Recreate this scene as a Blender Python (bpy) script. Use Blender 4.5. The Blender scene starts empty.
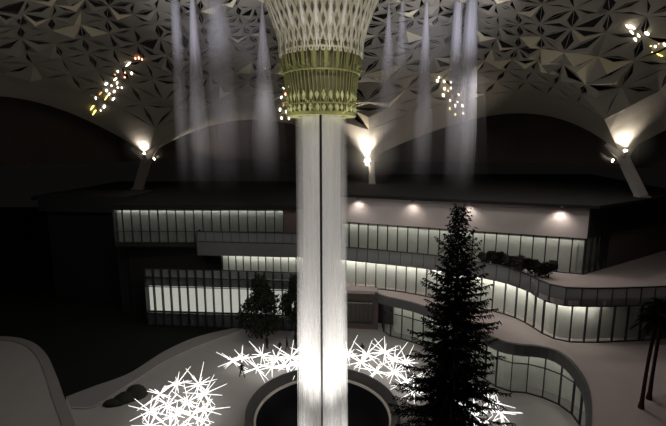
import bpy, bmesh, math, random
from mathutils import Vector, Matrix
from mathutils.bvhtree import BVHTree
R = random.Random(11)
sc = bpy.context.scene
COL = sc.collection
PI = math.pi
# ---------------------------------------------------------------- camera
CAMH, FPX, PITCH = 26.0, 420.0, math.atan(68/420)
cd = bpy.data.cameras.new('camera'); cam = bpy.data.objects.new('camera', cd); COL.objects.link(cam)
cam.location = (0, 0, CAMH); cam.rotation_euler = (PI/2 - PITCH, 0, 0)
cd.sensor_width = 36; cd.lens = 36*FPX/666; cd.clip_end = 600
sc.camera = cam
# ---------------------------------------------------------------- world, exposure
w = bpy.data.worlds.new('night'); sc.world = w; w.use_nodes = True
bg = w.node_tree.nodes['Background']; bg.inputs[0].default_value = (1.0, .9, .85, 1); bg.inputs[1].default_value = .0035
sc.view_settings.view_transform = 'Standard'; sc.view_settings.look = 'None'
sc.view_settings.gamma = 1; sc.view_settings.use_curve_mapping = False
sc.view_settings.exposure = 0
sc.cycles.max_bounces = 6; sc.cycles.transparent_max_bounces = 48; sc.cycles.diffuse_bounces = 2

def light(name, kind, loc, energy, color=(1, 1, 1), target=None, size=.5, spot=60, blend=.5, parent=None):
    l = bpy.data.lights.new(name, kind); l.energy = energy; l.color = color
    if kind in ('POINT', 'SPOT'): l.shadow_soft_size = size
    if kind == 'AREA': l.size = size
    if kind == 'SPOT': l.spot_size = math.radians(spot); l.spot_blend = blend
    o = bpy.data.objects.new(name, l); COL.objects.link(o); o.location = loc
    if target is not None:
        o.rotation_euler = (Vector(target)-Vector(loc)).to_track_quat('-Z', 'Y').to_euler()
    return o
# unseen fill lights added under the canopy for overall brightness
for (x, y, z, e) in ((-26, 38, 37, 1500), (22, 36, 37, 1500), (-6, 46, 35, 1400), (20, 48, 35, 1700), (0, 24, 38, 2000)):
    light('canopy_fill', 'SPOT', (x, y, z), e*1.75, (1, .94, .90), target=(x*.8, y+4, 0), size=1.0, spot=150, blend=.6)
for (x, y, z, e) in ((-20, 44, 27, 700), (18, 44, 27, 900), (0, 26, 30, 500)):  # unseen points added to brighten the shell
    light('shell_fill', 'POINT', (x, y, z), e*.72, (1, .95, .88), size=1.5)
# lamps in the pool basin aimed up the falling water
CX, CY = -1.0, 37.3
for k in range(8):
    a = 2*PI*(k+.5)/8
    light('basin_lamp', 'SPOT', (CX+5.9*math.cos(a), CY+5.9*math.sin(a), -2.2), 12500, (1, .97, .93),
          target=(CX+.5*math.cos(a), CY+.5*math.sin(a), 17), size=.3, spot=48, blend=1)

for k in range(4):  # extra unseen spots added to brighten the foot of the water
    a = 2*PI*(k+.25)/4
    light('basin_fill', 'SPOT', (CX+5.0*math.cos(a), CY+5.0*math.sin(a), -2.9), 1000, (1, .97, .93), target=(CX, CY, 1.5), size=.4, spot=100, blend=1)
# ---------------------------------------------------------------- helpers
def W(px, py, Y=None, z=None):
    """point of the place at a given distance or height, from its bearing"""
    dv = py-213
    fy = FPX*math.cos(PITCH)-dv*math.sin(PITCH); fz = -FPX*math.sin(PITCH)-dv*math.cos(PITCH)
    t = (z-CAMH)/fz if z is not None else Y/fy
    return Vector(((px-333)*t, fy*t, CAMH+fz*t))

def mat(name, color, rough=.7, metal=0, noise=None, nscale=4, emit=None, estr=0, spec=.3, bump=0):
    m = bpy.data.materials.new(name); m.use_nodes = True
    nt = m.node_tree; b = nt.nodes['Principled BSDF']
    b.inputs['Roughness'].default_value = rough; b.inputs['Metallic'].default_value = metal
    b.inputs['Specular IOR Level'].default_value = spec
    b.inputs['Base Color'].default_value = (*color, 1)
    if noise is not None:
        tc = nt.nodes.new('ShaderNodeTexCoord'); n = nt.nodes.new('ShaderNodeTexNoise'); n.inputs['Scale'].default_value = nscale
        n.inputs['Detail'].default_value = 5
        r = nt.nodes.new('ShaderNodeMix'); r.data_type = 'RGBA'
        nt.links.new(tc.outputs['Object'], n.inputs['Vector']); nt.links.new(n.outputs['Fac'], r.inputs['Factor'])
        r.inputs['A'].default_value = (*color, 1); r.inputs['B'].default_value = (*noise, 1)
        nt.links.new(r.outputs['Result'], b.inputs['Base Color'])
        if bump:
            bp = nt.nodes.new('ShaderNodeBump'); bp.inputs['Strength'].default_value = bump
            nt.links.new(n.outputs['Fac'], bp.inputs['Height']); nt.links.new(bp.outputs['Normal'], b.inputs['Normal'])
    if emit: b.inputs['Emission Color'].default_value = (*emit, 1); b.inputs['Emission Strength'].default_value = estr
    return m

def glass_mat(name, tint, mix, rough=.08):
    m = bpy.data.materials.new(name); m.use_nodes = True; nt = m.node_tree; nt.nodes.clear()
    o = nt.nodes.new('ShaderNodeOutputMaterial'); mx = nt.nodes.new('ShaderNodeMixShader')
    t = nt.nodes.new('ShaderNodeBsdfTransparent'); t.inputs[0].default_value = (*tint, 1)
    g = nt.nodes.new('ShaderNodeBsdfPrincipled'); g.inputs['Roughness'].default_value = rough
    g.inputs['Base Color'].default_value = (.30, .31, .31, 1)
    nt.links.new(t.outputs[0], mx.inputs[1]); nt.links.new(g.outputs[0], mx.inputs[2]); mx.inputs[0].default_value = mix
    nt.links.new(mx.outputs[0], o.inputs[0]); return m

def water_mat(name, color, base, gain, sx, z_fade=None, sz=.12):
    """falling water: streaked strands with gaps between them; thins out where the fall breaks into mist (object z)"""
    m = bpy.data.materials.new(name); m.use_nodes = True; nt = m.node_tree; nt.nodes.clear()
    N = nt.nodes.new; L = nt.links.new
    o = N('ShaderNodeOutputMaterial'); mx = N('ShaderNodeMixShader'); t = N('ShaderNodeBsdfTransparent')
    d = N('ShaderNodeBsdfDiffuse'); tr = N('ShaderNodeBsdfTranslucent'); ad = N('ShaderNodeMixShader')
    for q in (d, tr): q.inputs[0].default_value = (*color, 1)
    ad.inputs[0].default_value = .5; L(d.outputs[0], ad.inputs[1]); L(tr.outputs[0], ad.inputs[2])
    tc = N('ShaderNodeTexCoord'); mp = N('ShaderNodeMapping'); mp.inputs['Scale'].default_value = (sx, sx, sz)
    n = N('ShaderNodeTexNoise'); n.inputs['Scale'].default_value = 1; n.inputs['Detail'].default_value = 3
    L(tc.outputs['Object'], mp.inputs[0]); L(mp.outputs[0], n.inputs['Vector'])
    a = N('ShaderNodeMath'); a.operation = 'MULTIPLY_ADD'; a.inputs[1].default_value = gain; a.inputs[2].default_value = base-gain*.5
    a.use_clamp = True; L(n.outputs['Fac'], a.inputs[0])
    last = a
    if z_fade:
        sp = N('ShaderNodeSeparateXYZ'); L(tc.outputs['Object'], sp.inputs[0])
        mr = N('ShaderNodeMapRange'); mr.interpolation_type = 'SMOOTHSTEP'
        mr.inputs['From Min'].default_value = z_fade[0]; mr.inputs['From Max'].default_value = z_fade[1]
        mr.inputs['To Min'].default_value = z_fade[2]; mr.inputs['To Max'].default_value = z_fade[3]
        L(sp.outputs['Z'], mr.inputs['Value'])
        k = N('ShaderNodeMath'); k.operation = 'MULTIPLY'; k.use_clamp = True; L(a.outputs[0], k.inputs[0]); L(mr.outputs[0], k.inputs[1]); last = k
    L(last.outputs[0], mx.inputs[0]); L(t.outputs[0], mx.inputs[1]); L(ad.outputs[0], mx.inputs[2]); L(mx.outputs[0], o.inputs[0])
    return m

class MB:
    def __init__(s): s.v = []; s.f = []; s.mi = []
    def face(s, pts, mi=0):
        b = len(s.v); s.v += [tuple(p) for p in pts]; s.f.append(list(range(b, b+len(pts)))); s.mi.append(mi)
    def box(s, c, d, rz=0, M=None, mi=0):
        b = len(s.v); cr, sr = math.cos(rz), math.sin(rz)
        for k in range(8):
            x = (d[0]/2)*(1 if k & 1 else -1); y = (d[1]/2)*(1 if k & 2 else -1); z = (d[2]/2)*(1 if k & 4 else -1)
            p = Vector((x*cr-y*sr, x*sr+y*cr, z))
            if M: p = M @ Vector((x, y, z))
            s.v.append((p.x+c[0], p.y+c[1], p.z+c[2]))
        for q in ((0, 2, 3, 1), (4, 5, 7, 6), (0, 1, 5, 4), (2, 6, 7, 3), (0, 4, 6, 2), (1, 3, 7, 5)):
            s.f.append([b+i for i in q]); s.mi.append(mi)
    def tube(s, pts, rads, n=6, mi=0, cap=True):
        pts = [Vector(p) for p in pts]; b0 = len(s.v)
        if not hasattr(rads, '__len__'): rads = [rads]*len(pts)
        for i, p in enumerate(pts):
            d = (pts[min(i+1, len(pts)-1)]-pts[max(i-1, 0)]).normalized()
            up = Vector((0, 0, 1)) if abs(d.z) < .95 else Vector((1, 0, 0))
            u = d.cross(up).normalized(); v = d.cross(u)
            for k in range(n):
                a = 2*PI*k/n; q = p+(u*math.cos(a)+v*math.sin(a))*rads[i]; s.v.append(tuple(q))
        for i in range(len(pts)-1):
            for k in range(n):
                a = b0+i*n+k; b = b0+i*n+(k+1) % n
                s.f.append([a, b, b+n, a+n]); s.mi.append(mi)
        if cap:
            s.f.append([b0+k for k in range(n)][::-1]); s.mi.append(mi)
            s.f.append([b0+(len(pts)-1)*n+k for k in range(n)]); s.mi.append(mi)
    def lathe(s, prof, n=48, c=(0, 0), mi=0, close=False):
        b0 = len(s.v); m = len(prof)
        for r, z in prof:
            for k in range(n):
                a = 2*PI*k/n; s.v.append((c[0]+r*math.cos(a), c[1]+r*math.sin(a), z))
        rows = list(range(m-1))+([m-1] if close else [])
        for i in rows:
            j = (i+1) % m
            for k in range(n):
                s.f.append([b0+i*n+k, b0+i*n+(k+1) % n, b0+j*n+(k+1) % n, b0+j*n+k]); s.mi.append(mi)
    def prism(s, poly, z0, z1, mi=0):
        b = len(s.v); n = len(poly)
        s.v += [(p[0], p[1], z0) for p in poly]+[(p[0], p[1], z1) for p in poly]
        s.f.append([b+n+i for i in range(n)]); s.mi.append(mi); s.f.append([b+i for i in range(n)][::-1]); s.mi.append(mi)
        for i in range(n):
            j = (i+1) % n; s.f.append([b+i, b+j, b+n+j, b+n+i]); s.mi.append(mi)
    def blob(s, c, r, n=8, m=6, sc=(1, 1, 1), rnd=0, rot=0):
        b = len(s.v); cr, sr = math.cos(rot), math.sin(rot)
        for i in range(m+1):
            t = PI*i/m
            for k in range(n):
                a = 2*PI*k/n; q = r*(1+R.uniform(-rnd, rnd))
                x, y, z = q*math.sin(t)*math.cos(a)*sc[0], q*math.sin(t)*math.sin(a)*sc[1], q*math.cos(t)*sc[2]
                s.v.append((c[0]+x*cr-y*sr, c[1]+x*sr+y*cr, c[2]+z))
        for i in range(m):
            for k in range(n):
                s.f.append([b+i*n+k, b+(i+1)*n+k, b+(i+1)*n+(k+1) % n, b+i*n+(k+1) % n]); s.mi.append(0)
    def build(s, name, m, parent=None, smooth=False, bevel=0, fix=True):
        me = bpy.data.meshes.new(name); me.from_pydata(s.v, [], s.f)
        for x in (m if isinstance(m, (list, tuple)) else [m]): me.materials.append(x)
        if any(s.mi): me.polygons.foreach_set('material_index', s.mi)
        if fix:
            bm = bmesh.new(); bm.from_mesh(me); bmesh.ops.remove_doubles(bm, verts=bm.verts, dist=1e-5)
            bmesh.ops.recalc_face_normals(bm, faces=bm.faces); bm.to_mesh(me); bm.free()
        if smooth: me.polygons.foreach_set('use_smooth', [True]*len(me.polygons))
        me.update()
        o = bpy.data.objects.new(name, me); COL.objects.link(o)
        if parent: o.parent = parent; o.matrix_parent_inverse = Matrix.Translation(parent.location).inverted() if parent.rotation_euler.z == 0 and not parent.get('local') else Matrix()
        if bevel:
            b = o.modifiers.new('edge', 'BEVEL'); b.width = bevel; b.segments = 2
        return o

def tag(o, label=None, cat=None, group=None, kind=None):
    if label: o['label'] = label
    if cat: o['category'] = cat
    if group: o['group'] = group
    if kind: o['kind'] = kind
    return o
def empty(name, loc=(0, 0, 0), local=False):
    o = bpy.data.objects.new(name, None); COL.objects.link(o); o.location = loc
    if local: o['local'] = 1
    return o
def copy_tree(o, parent=None):
    c = o.copy(); COL.objects.link(c)
    if parent: c.parent = parent
    for ch in KIDS.get(o.name, []): copy_tree(ch, c)
    return c
KIDS = {}
def remember(root, *ch): KIDS[root.name] = list(ch)

# ---------------------------------------------------------------- materials
M = {}
M['stone'] = mat('plaza_stone', (.29, .275, .26), .8, noise=(.35, .33, .315), nscale=.35)
M['stone2'] = mat('kerb_stone', (.42, .40, .385), .7, noise=(.36, .34, .33), nscale=2)
M['path'] = mat('path_stone', (.20, .19, .185), .8, noise=(.24, .23, .22), nscale=.6)
M['deck'] = mat('terrace_paving', (.30, .25, .24), .8, noise=(.36, .30, .29), nscale=.5)
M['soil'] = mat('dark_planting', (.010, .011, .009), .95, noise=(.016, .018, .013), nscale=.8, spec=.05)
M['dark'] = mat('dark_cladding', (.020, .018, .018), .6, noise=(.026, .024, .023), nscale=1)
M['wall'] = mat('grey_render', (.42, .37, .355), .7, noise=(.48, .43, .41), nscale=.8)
M['fascia'] = mat('grey_fascia', (.20, .195, .19), .5, noise=(.24, .235, .23), nscale=1.5)
M['fasciadark'] = mat('dark_fascia', (.06, .06, .06), .6, noise=(.085, .083, .08), nscale=1.5)
M['slabgrey'] = mat('dim_slab_grey', (.11, .108, .105), .6, noise=(.14, .135, .13), nscale=1.5)
M['parapet'] = mat('pale_parapet', (.42, .42, .41), .6, noise=(.5, .5, .48), nscale=1)
M['roof'] = mat('roof_membrane', (.010, .010, .010), .95, noise=(.014, .013, .013), nscale=.6)
M['redwall'] = mat('brown_wall', (.10, .075, .070), .8, noise=(.13, .10, .09), nscale=1)
M['frame'] = mat('dark_metal', (.03, .03, .03), .4, .5)
M['glass'] = glass_mat('window_glass', (.92, .94, .92), .08)
M['rail'] = glass_mat('rail_glass', (.60, .62, .62), .45, .25)
M['curtain'] = mat('pale_blind', (.60, .59, .54), .9, noise=(.78, .77, .71), nscale=1.2)
M['dim_blind'] = mat('grey_blind', (.20, .20, .185), .9, noise=(.30, .30, .28), nscale=1.2)
M['lit_blind'] = mat('backlit_blind', (.6, .58, .53), .9, noise=(.75, .73, .68), nscale=1.2, emit=(1, .96, .89), estr=.52)
M['led'] = mat('led_strip', (.9, .9, .9), .5, emit=(1, 1, .95), estr=16)
M['led_dim'] = mat('dim_led_strip', (.9, .9, .9), .5, emit=(1, .98, .93), estr=7)
M['led_warm'] = mat('warm_led_strip', (.9, .9, .9), .5, emit=(1, .97, .92), estr=30)
M['canopy'] = mat('canopy_panel', (.27, .25, .215), .75, noise=(.33, .305, .265), nscale=.25)
M['lit_petal'] = mat('canopy_panel_lit', (.62, .56, .40), .6, noise=(.70, .64, .48), nscale=.4)  # lighter panel copy; light caught by tilted facets is put into its colour
M['column'] = mat('column_grey', (.30, .28, .27), .6, noise=(.33, .31, .30), nscale=1)
M['olive'] = mat('olive_metal', (.22, .225, .08), .5, .2, noise=(.32, .32, .13), nscale=3)
M['leafgreen'] = mat('leaf_green_metal', (.46, .48, .22), .5, .1)
M['slat'] = mat('beige_slat', (.60, .56, .42), .5, noise=(.66, .62, .50), nscale=2)
M['liner'] = mat('funnel_liner', (.42, .39, .28), .8, noise=(.48, .45, .33), nscale=1)
M['basin'] = mat('basin_stone', (.034, .032, .031), .6, noise=(.05, .047, .045), nscale=1.2)
M['lip'] = mat('basin_lip', (.42, .38, .34), .4, noise=(.5, .45, .40), nscale=2)
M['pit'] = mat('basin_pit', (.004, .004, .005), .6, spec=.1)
M['cable'] = mat('black_cable', (.01, .01, .01), .5)
M['star'] = mat('glowing_rod', (.9, .9, .9), .5, emit=(1, .98, .94), estr=1.5)
M['hub'] = mat('star_hub', (.3, .3, .3), .5, .5)
M['bark'] = mat('bark', (.018, .013, .010), .95, noise=(.03, .022, .017), nscale=6, spec=.05)
M['palmbark'] = mat('palm_bark', (.045, .022, .020), .95, noise=(.03, .016, .014), nscale=8, spec=.05)
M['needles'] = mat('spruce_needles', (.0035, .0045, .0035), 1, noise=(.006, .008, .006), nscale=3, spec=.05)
M['leaves'] = mat('tree_leaves', (.014, .017, .011), .9, noise=(.026, .029, .018), nscale=2, spec=.1)
M['shrub'] = mat('shrub_leaves', (.022, .022, .018), .9, noise=(.04, .038, .03), nscale=2, spec=.1)
M['coat'] = mat('dark_clothes', (.012, .012, .014), .9); M['skin'] = mat('skin', (.30, .19, .14), .6); M['hair'] = mat('dark_hair', (.01, .008, .007), .8)
M['jeans'] = mat('dark_trousers', (.016, .017, .022), .9)
M['shade'] = mat('lamp_housing', (.05, .05, .05), .4, .5)
M['warm'] = mat('warm_lens', (1, .9, .75), .5, emit=(1, .86, .66), estr=30)

# ---------------------------------------------------------------- ground
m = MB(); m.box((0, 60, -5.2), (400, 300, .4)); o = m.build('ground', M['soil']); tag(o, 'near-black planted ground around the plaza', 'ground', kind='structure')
def smooth_path(pts, step=1.0):
    """Catmull-Rom through points, resampled by length"""
    P = [Vector((p[0], p[1])) for p in pts]; out = []
    for i in range(len(P)-1):
        a, b, c, d = P[max(i-1, 0)], P[i], P[i+1], P[min(i+2, len(P)-1)]
        for k in range(12):
            t = k/12
            out.append(.5*((2*b)+(c-a)*t+(2*a-5*b+4*c-d)*t*t+(3*b-a-3*c+d)*t**3))
    out.append(P[-1])
    res = [out[0]]; acc = 0
    tot = sum((out[i+1]-out[i]).length for i in range(len(out)-1)); n = max(1, round(tot/step)); st = tot/n
    for i in range(len(out)-1):
        a, b = out[i], out[i+1]; L = (b-a).length; pos = st-acc
        while pos <= L+1e-6 and len(res) < n:
            res.append(a+(b-a)*(pos/L)); pos += st
        acc = (acc+L) % st if L else acc
    if len(res) < n+1: res.append(out[-1])
    else: res[-1] = out[-1]
    return res
def offset(path, d):
    """shift to the right-hand side of the direction of travel by d"""
    out = []
    for i, p in enumerate(path):
        t = (path[min(i+1, len(path)-1)]-path[max(i-1, 0)]).normalized(); out.append(p+Vector((t.y, -t.x))*d)
    return out
def W2(px, py, z=0): v = W(px, py, z=z); return (v.x, v.y)

edge = smooth_path([W2(*p) for p in ((66, 397), (95, 386), (130, 373), (165, 351), (200, 336), (245, 326))], 1.0)
poly = [(-24, 4)]+[tuple(p) for p in [Vector(W2(66, 430))]+edge]+[(-12, 75), (60, 75), (60, 4)]
def ring_hole(bmname): pass
# plaza paving with a round opening for the basin
bm = bmesh.new()
NR = 96; RO = 7.35
ring = [bm.verts.new((CX+RO*math.cos(2*PI*k/NR), CY+RO*math.sin(2*PI*k/NR), 0)) for k in range(NR)]
outer = [bm.verts.new((p[0], p[1], 0)) for p in poly]
e1 = [bm.edges.new((ring[k], ring[(k+1) % NR])) for k in range(NR)]
e2 = [bm.edges.new((outer[k], outer[(k+1) % len(outer)])) for k in range(len(outer))]
bmesh.ops.triangle_fill(bm, use_beauty=True, use_dissolve=False, edges=e1+e2)
for f in list(bm.faces):
    c = f.calc_center_median()
    if (c.x-CX)**2+(c.y-CY)**2 < (RO-.3)**2: bm.faces.remove(f)
bmesh.ops.recalc_face_normals(bm, faces=bm.faces)
for f in bm.faces:
    if f.normal.z < 0: f.normal_flip()
me = bpy.data.meshes.new('floor'); bm.to_mesh(me); bm.free(); me.materials.append(M['stone'])
o = bpy.data.objects.new('floor', me); COL.objects.link(o); tag(o, 'pale stone plaza paving around the round basin', 'floor', kind='structure')
# planted bank beside the plaza (dark)
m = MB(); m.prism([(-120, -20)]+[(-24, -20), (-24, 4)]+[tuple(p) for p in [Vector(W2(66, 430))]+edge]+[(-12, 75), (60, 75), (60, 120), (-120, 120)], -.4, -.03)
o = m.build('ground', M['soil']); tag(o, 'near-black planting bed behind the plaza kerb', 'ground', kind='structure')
# outer band of the path and its thin kerb line
def ribbon(name, path, wd, z0, z1, mt, label, cat, kind='structure', off=0):
    a = offset(path, off-wd/2); b = offset(path, off+wd/2)
    m = MB(); m.prism([tuple(p) for p in a]+[tuple(p) for p in reversed(b)], z0, z1)
    return tag(m.build(name, mt), label, cat, kind=kind)
line = smooth_path([W2(*p) for p in ((72, 408), (92, 408), (112, 396), (140, 378), (167, 361), (205, 344), (250, 328))], .8)
ribbon('trim_1', line, .16, 0, .10, M['stone2'], 'thin pale kerb line curving along the plaza edge', 'kerb')
m = MB(); m.prism([tuple(p) for p in edge]+[tuple(p) for p in reversed(line)], 0, .03); tag(m.build('path', M['path']), 'darker paved strip outside the thin kerb line', 'path', kind='structure')
# pale raised court at far left with its wide rim
disc = smooth_path([W2(*p, .5) for p in ((-160, 352), (-60, 338), (0, 336), (28, 340), (45, 352), (56, 374), (64, 396), (72, 415), (80, 440), (84, 470))], 1.0)
pin = offset(disc, 1.0)
m = MB(); m.prism([tuple(p) for p in pin]+[(-22, 12), (-80, 12)], 0, .40); tag(m.build('floor', M['stone']), 'pale court paving inside the curved rim', 'floor', kind='structure')
m = MB(); m.prism([tuple(p) for p in disc]+[tuple(p) for p in reversed(pin)], -.1, .5); tag(m.build('trim_2', M['path'], bevel=.04), 'wide grey rim curving round the pale court', 'kerb', kind='structure')

# ---------------------------------------------------------------- basin
b = empty('fountain_basin', (CX, CY, 0)); tag(b, 'round dark stone basin with pale inner lip under the falling water', 'basin')
m = MB(); m.lathe([(7.45, 0), (7.42, .85), (7.35, .95), (7.2, .9), (6.75, .15), (6.6, 0), (6.6, -.4), (7.3, -.5)], 96, (CX, CY), close=True); m.build('rim', M['basin'], b, smooth=False)
m = MB(); m.lathe([(6.62, .02), (6.62, .12), (6.45, .12), (6.42, -.1), (6.55, -.15)], 96, (CX, CY), close=True); m.build('lip', M['lip'], b)
m = MB(); m.lathe([(6.55, -.1), (6.2, -2.2), (5.0, -3.6), (0.01, -3.8)], 96, (CX, CY)); m.build('bowl', M['pit'], b, smooth=True)

# ---------------------------------------------------------------- buildings
def V(p): return Vector((p[0], p[1]))
def curtain_wall(root, pts, z0, z1, bay, led=None, glass='glass', back=1.0, blind='curtain', transoms=(), mull=.11, depth=.22, name='curtain_wall', straight=False, ledz=None, blind_z=None):
    path = smooth_path(pts, bay) if not straight else None
    if straight:
        path = []
        for i in range(len(pts)-1):
            a, c = V(pts[i]), V(pts[i+1]); n = max(1, round((c-a).length/bay))
            path += [a+(c-a)*k/n for k in range(n)]
        path.append(V(pts[-1]))
    m = MB()
    def band(off, zz0, zz1, wd, mm):
        p = offset(path, off-wd/2); q = offset(path, off+wd/2)
        mm.prism([tuple(x) for x in p]+[tuple(x) for x in reversed(q)], zz0, zz1)
    band(0, z0, z0+.10, .18, m); band(0, z1-.10, z1, .18, m)
    for t in transoms: band(0, t-.04, t+.04, .14, m)
    cw = m.build(name, M['frame'], root)
    for i in range(len(path)-1):
        a, c = path[i], path[i+1]; d = c-a; mid = (a+c)/2; rz = math.atan2(d.y, d.x)
        p = MB(); p.box((mid.x, mid.y, (z0+z1)/2), (d.length-.02, .03, z1-z0-.16), rz); p.build('glass_panel', M[glass], cw)
    for i, a in enumerate(path):
        d = path[min(i+1, len(path)-1)]-path[max(i-1, 0)]
        p = MB(); p.box((a.x, a.y, (z0+z1)/2), (mull, depth, z1-z0-.01), math.atan2(d.y, d.x)); p.build('mullion', M['frame'], cw)
    if back:
        bz0, bz1 = blind_z or (z0, z1)
        m = MB(); band(-back, bz0, bz1, .08, m); m.build('blind', M[blind], cw)
    if led:
        zl = ledz or z1-.12
        m = MB(); band(-.30, zl-.06, zl-.01, .22, m); m.build('light_strip', M[led], cw)
        m = MB(); band(-.12, zl-.24, zl+.02, .05, m); m.build('pelmet', M[blind], cw)
    return cw
def slab(root, name, poly, z0, z1, mt, bevel=0):
    m = MB(); m.prism(poly, z0, z1); return m.build(name, mt, root, bevel=bevel)
def strip_wall(root, name, pts, z0, z1, mt, wd=.3, smooth=False, off=0, step=.8):
    path = smooth_path(pts, step) if smooth else [V(p) for p in pts]
    a = offset(path, off-wd/2); c = offset(path, off+wd/2)
    m = MB(); m.prism([tuple(x) for x in a]+[tuple(x) for x in reversed(c)], z0, z1); return m.build(name, mt, root)

# --- left wing
L = empty('terraced_building', (-16, 60, 0)); tag(L, 'three-storey glazed building with lit strips and stepped terraces, left of the central water', 'building')
P1 = [(-27, 58), (-13.3, 57), (-4.6, 56), (-1, 56.2)]
curtain_wall(L, P1, 0, 8.6, 1.28, led=None, back=.9, blind='lit_blind', transoms=(1.9, 5.9, 7.3), depth=.5, ledz=5.9, blind_z=(1.95, 5.9), straight=True, mull=.13)
strip_wall(L, 'spandrel', P1, 5.95, 7.2, M['fascia'], .2, off=-.35)
strip_wall(L, 'parapet_panel', P1, 7.35, 8.5, M['parapet'], .12, off=-.35)
strip_wall(L, 'plinth_wall', P1, 0, 1.85, mat('slate_plinth', (.07, .075, .09), .35, noise=(.09, .095, .11), nscale=2), .2, off=-.35)
slab(L, 'terrace_slab', [(-27, 58.3), (-13.3, 57.3), (-4.6, 56.3), (-1, 56.5), (-1, 95), (-27, 95)], 6.3, 6.8, M['deck'])
slab(L, 'side_wall', [(-27.2, 58.2), (-26.9, 58.2), (-26.9, 95), (-27.2, 95)], 0, 6.8, M['dark'])
curtain_wall(L, [(-16.6, 60.4), (-2, 58.8)], 6.8, 10.3, 1.15, led='led', back=.8, straight=True)
strip_wall(L, 'recessed_wall', [(-31, 62.0), (-16.6, 60.6)], 0, 11.3, M['dark'], .3)
slab(L, 'balcony_slab', [(-19.5, 58.6), (-2, 57.0), (-1, 57.0), (-1, 70), (-19.5, 70)], 10.35, 12.3, M['slabgrey'], .03)
curtain_wall(L, [(-19.4, 60), (-19.4, 58.7), (-2, 57.1)], 12.3, 13.9, 1.25, back=0, glass='rail', mull=.06, depth=.08, name='balcony_rail', straight=True)
slab(L, 'upper_slab', [(-32, 59.9), (-19.6, 59.6), (-19.6, 95), (-32, 95)], 11.3, 11.85, M['dark'])
curtain_wall(L, [(-31.9, 61.6), (-31.8, 60), (-7.1, 59.4)], 11.9, 17.0, 1.3, led='led', back=.55, blind='dim_blind', transoms=(13.6,), straight=True)
strip_wall(L, 'brown_wall', [(-7.1, 59.5), (-1, 59.2)], 10.4, 17.1, M['redwall'], .3)
slab(L, 'roof', [(-32.3, 59.2), (-7, 58.7), (0, 58.7), (0, 98), (-50, 98), (-50, 69), (-32.3, 69)], 17.0, 17.6, M['roof'], .04)
slab(L, 'roof_block', [(-48.5, 68.5), (-33, 66.5), (-33, 76), (-48.5, 76)], 15.2, 17.9, mat('dim_grey_cladding', (.035, .035, .036), .8))
slab(L, 'inner_core', [(-48, 69.5), (-33, 67.5), (-33, 62.5), (-2, 60.8), (-2, 94), (-48, 94)], 0, 17.0, M['dark'])

# --- right wing
T = empty('curved_building', (20, 56, 0)); tag(T, 'curved glazed building with pale upper wall and sweeping terraces, right of the central water', 'building')
A, B_, C_ = (1.0, 58.9), (29.5, 47.8), (39.8, 54.2)
L3 = [A, B_]
curtain_wall(T, L3, 10.9, 15.3, 1.42, led='led_dim', back=1.0, straight=True, mull=.13)
curtain_wall(T, [B_, (34, 50.6)], 10.9, 15.3, 1.5, led=None, back=1.0, straight=True, mull=.13)
strip_wall(T, 'side_wall', [(34, 50.6), C_, (50, 60.6)], 10.9, 15.3, M['redwall'], .3)
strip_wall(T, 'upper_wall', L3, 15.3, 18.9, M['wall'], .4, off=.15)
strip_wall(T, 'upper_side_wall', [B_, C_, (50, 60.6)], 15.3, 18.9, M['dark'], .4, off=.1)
slab(T, 'roof', [(.2, 57.9), (29.9, 46.5), (50.6, 59.5), (60, 98), (0.1, 98)], 18.9, 19.3, M['roof'], .04)
slab(T, 'inner_core', [(2.4, 60.5), (28.8, 50.2), (48, 61.6), (48, 95), (2.4, 95)], 0, 18.9, M['dark'])
# terrace level three: deck, deep fascia and glass rail along a sweeping edge
E3 = [(-1, 57.0), (1.9, 56.1), (8.8, 53.4), (13.7, 51.2), (19.3, 47.0), (21.1, 43.9), (21.5, 41.2), (22.6, 39.6), (25.2, 39.3), (28.1, 39.4), (35, 40.2), (48, 43)]
e3 = smooth_path(E3, .8)
slab(T, 'terrace_slab', [tuple(p) for p in e3]+[(48, 60), (30, 52), (2, 61), (-1, 61)], 10.3, 10.9, M['deck'])
strip_wall(T, 'terrace_fascia', E3, 10.25, 11.0, M['slabgrey'], .2, smooth=True, off=-.2)
curtain_wall(T, E3, 10.3, 12.25, 1.5, back=0, glass='rail', mull=.07, depth=.1, name='terrace_rail')
# level two
G2 = [(-1, 58.6), (5, 57.6), (10.2, 55.6), (15.3, 52.2), (20.3, 48.6), (22.1, 45.8), (22.8, 42.6), (24.2, 41.0), (27.4, 40.8)]
curtain_wall(T, G2, 5.8, 10.25, 1.45, led='led_warm', back=.9, mull=.12)
curtain_wall(T, [(27.4, 40.8), (33.5, 41.4)], 5.8, 10.25, 1.5, led=None, back=.9, mull=.12, straight=True)
strip_wall(T, 'dark_panel_wall', [(33.5, 41.5), (48, 44.5)], 5.8, 10.25, M['redwall'], .3)
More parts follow.
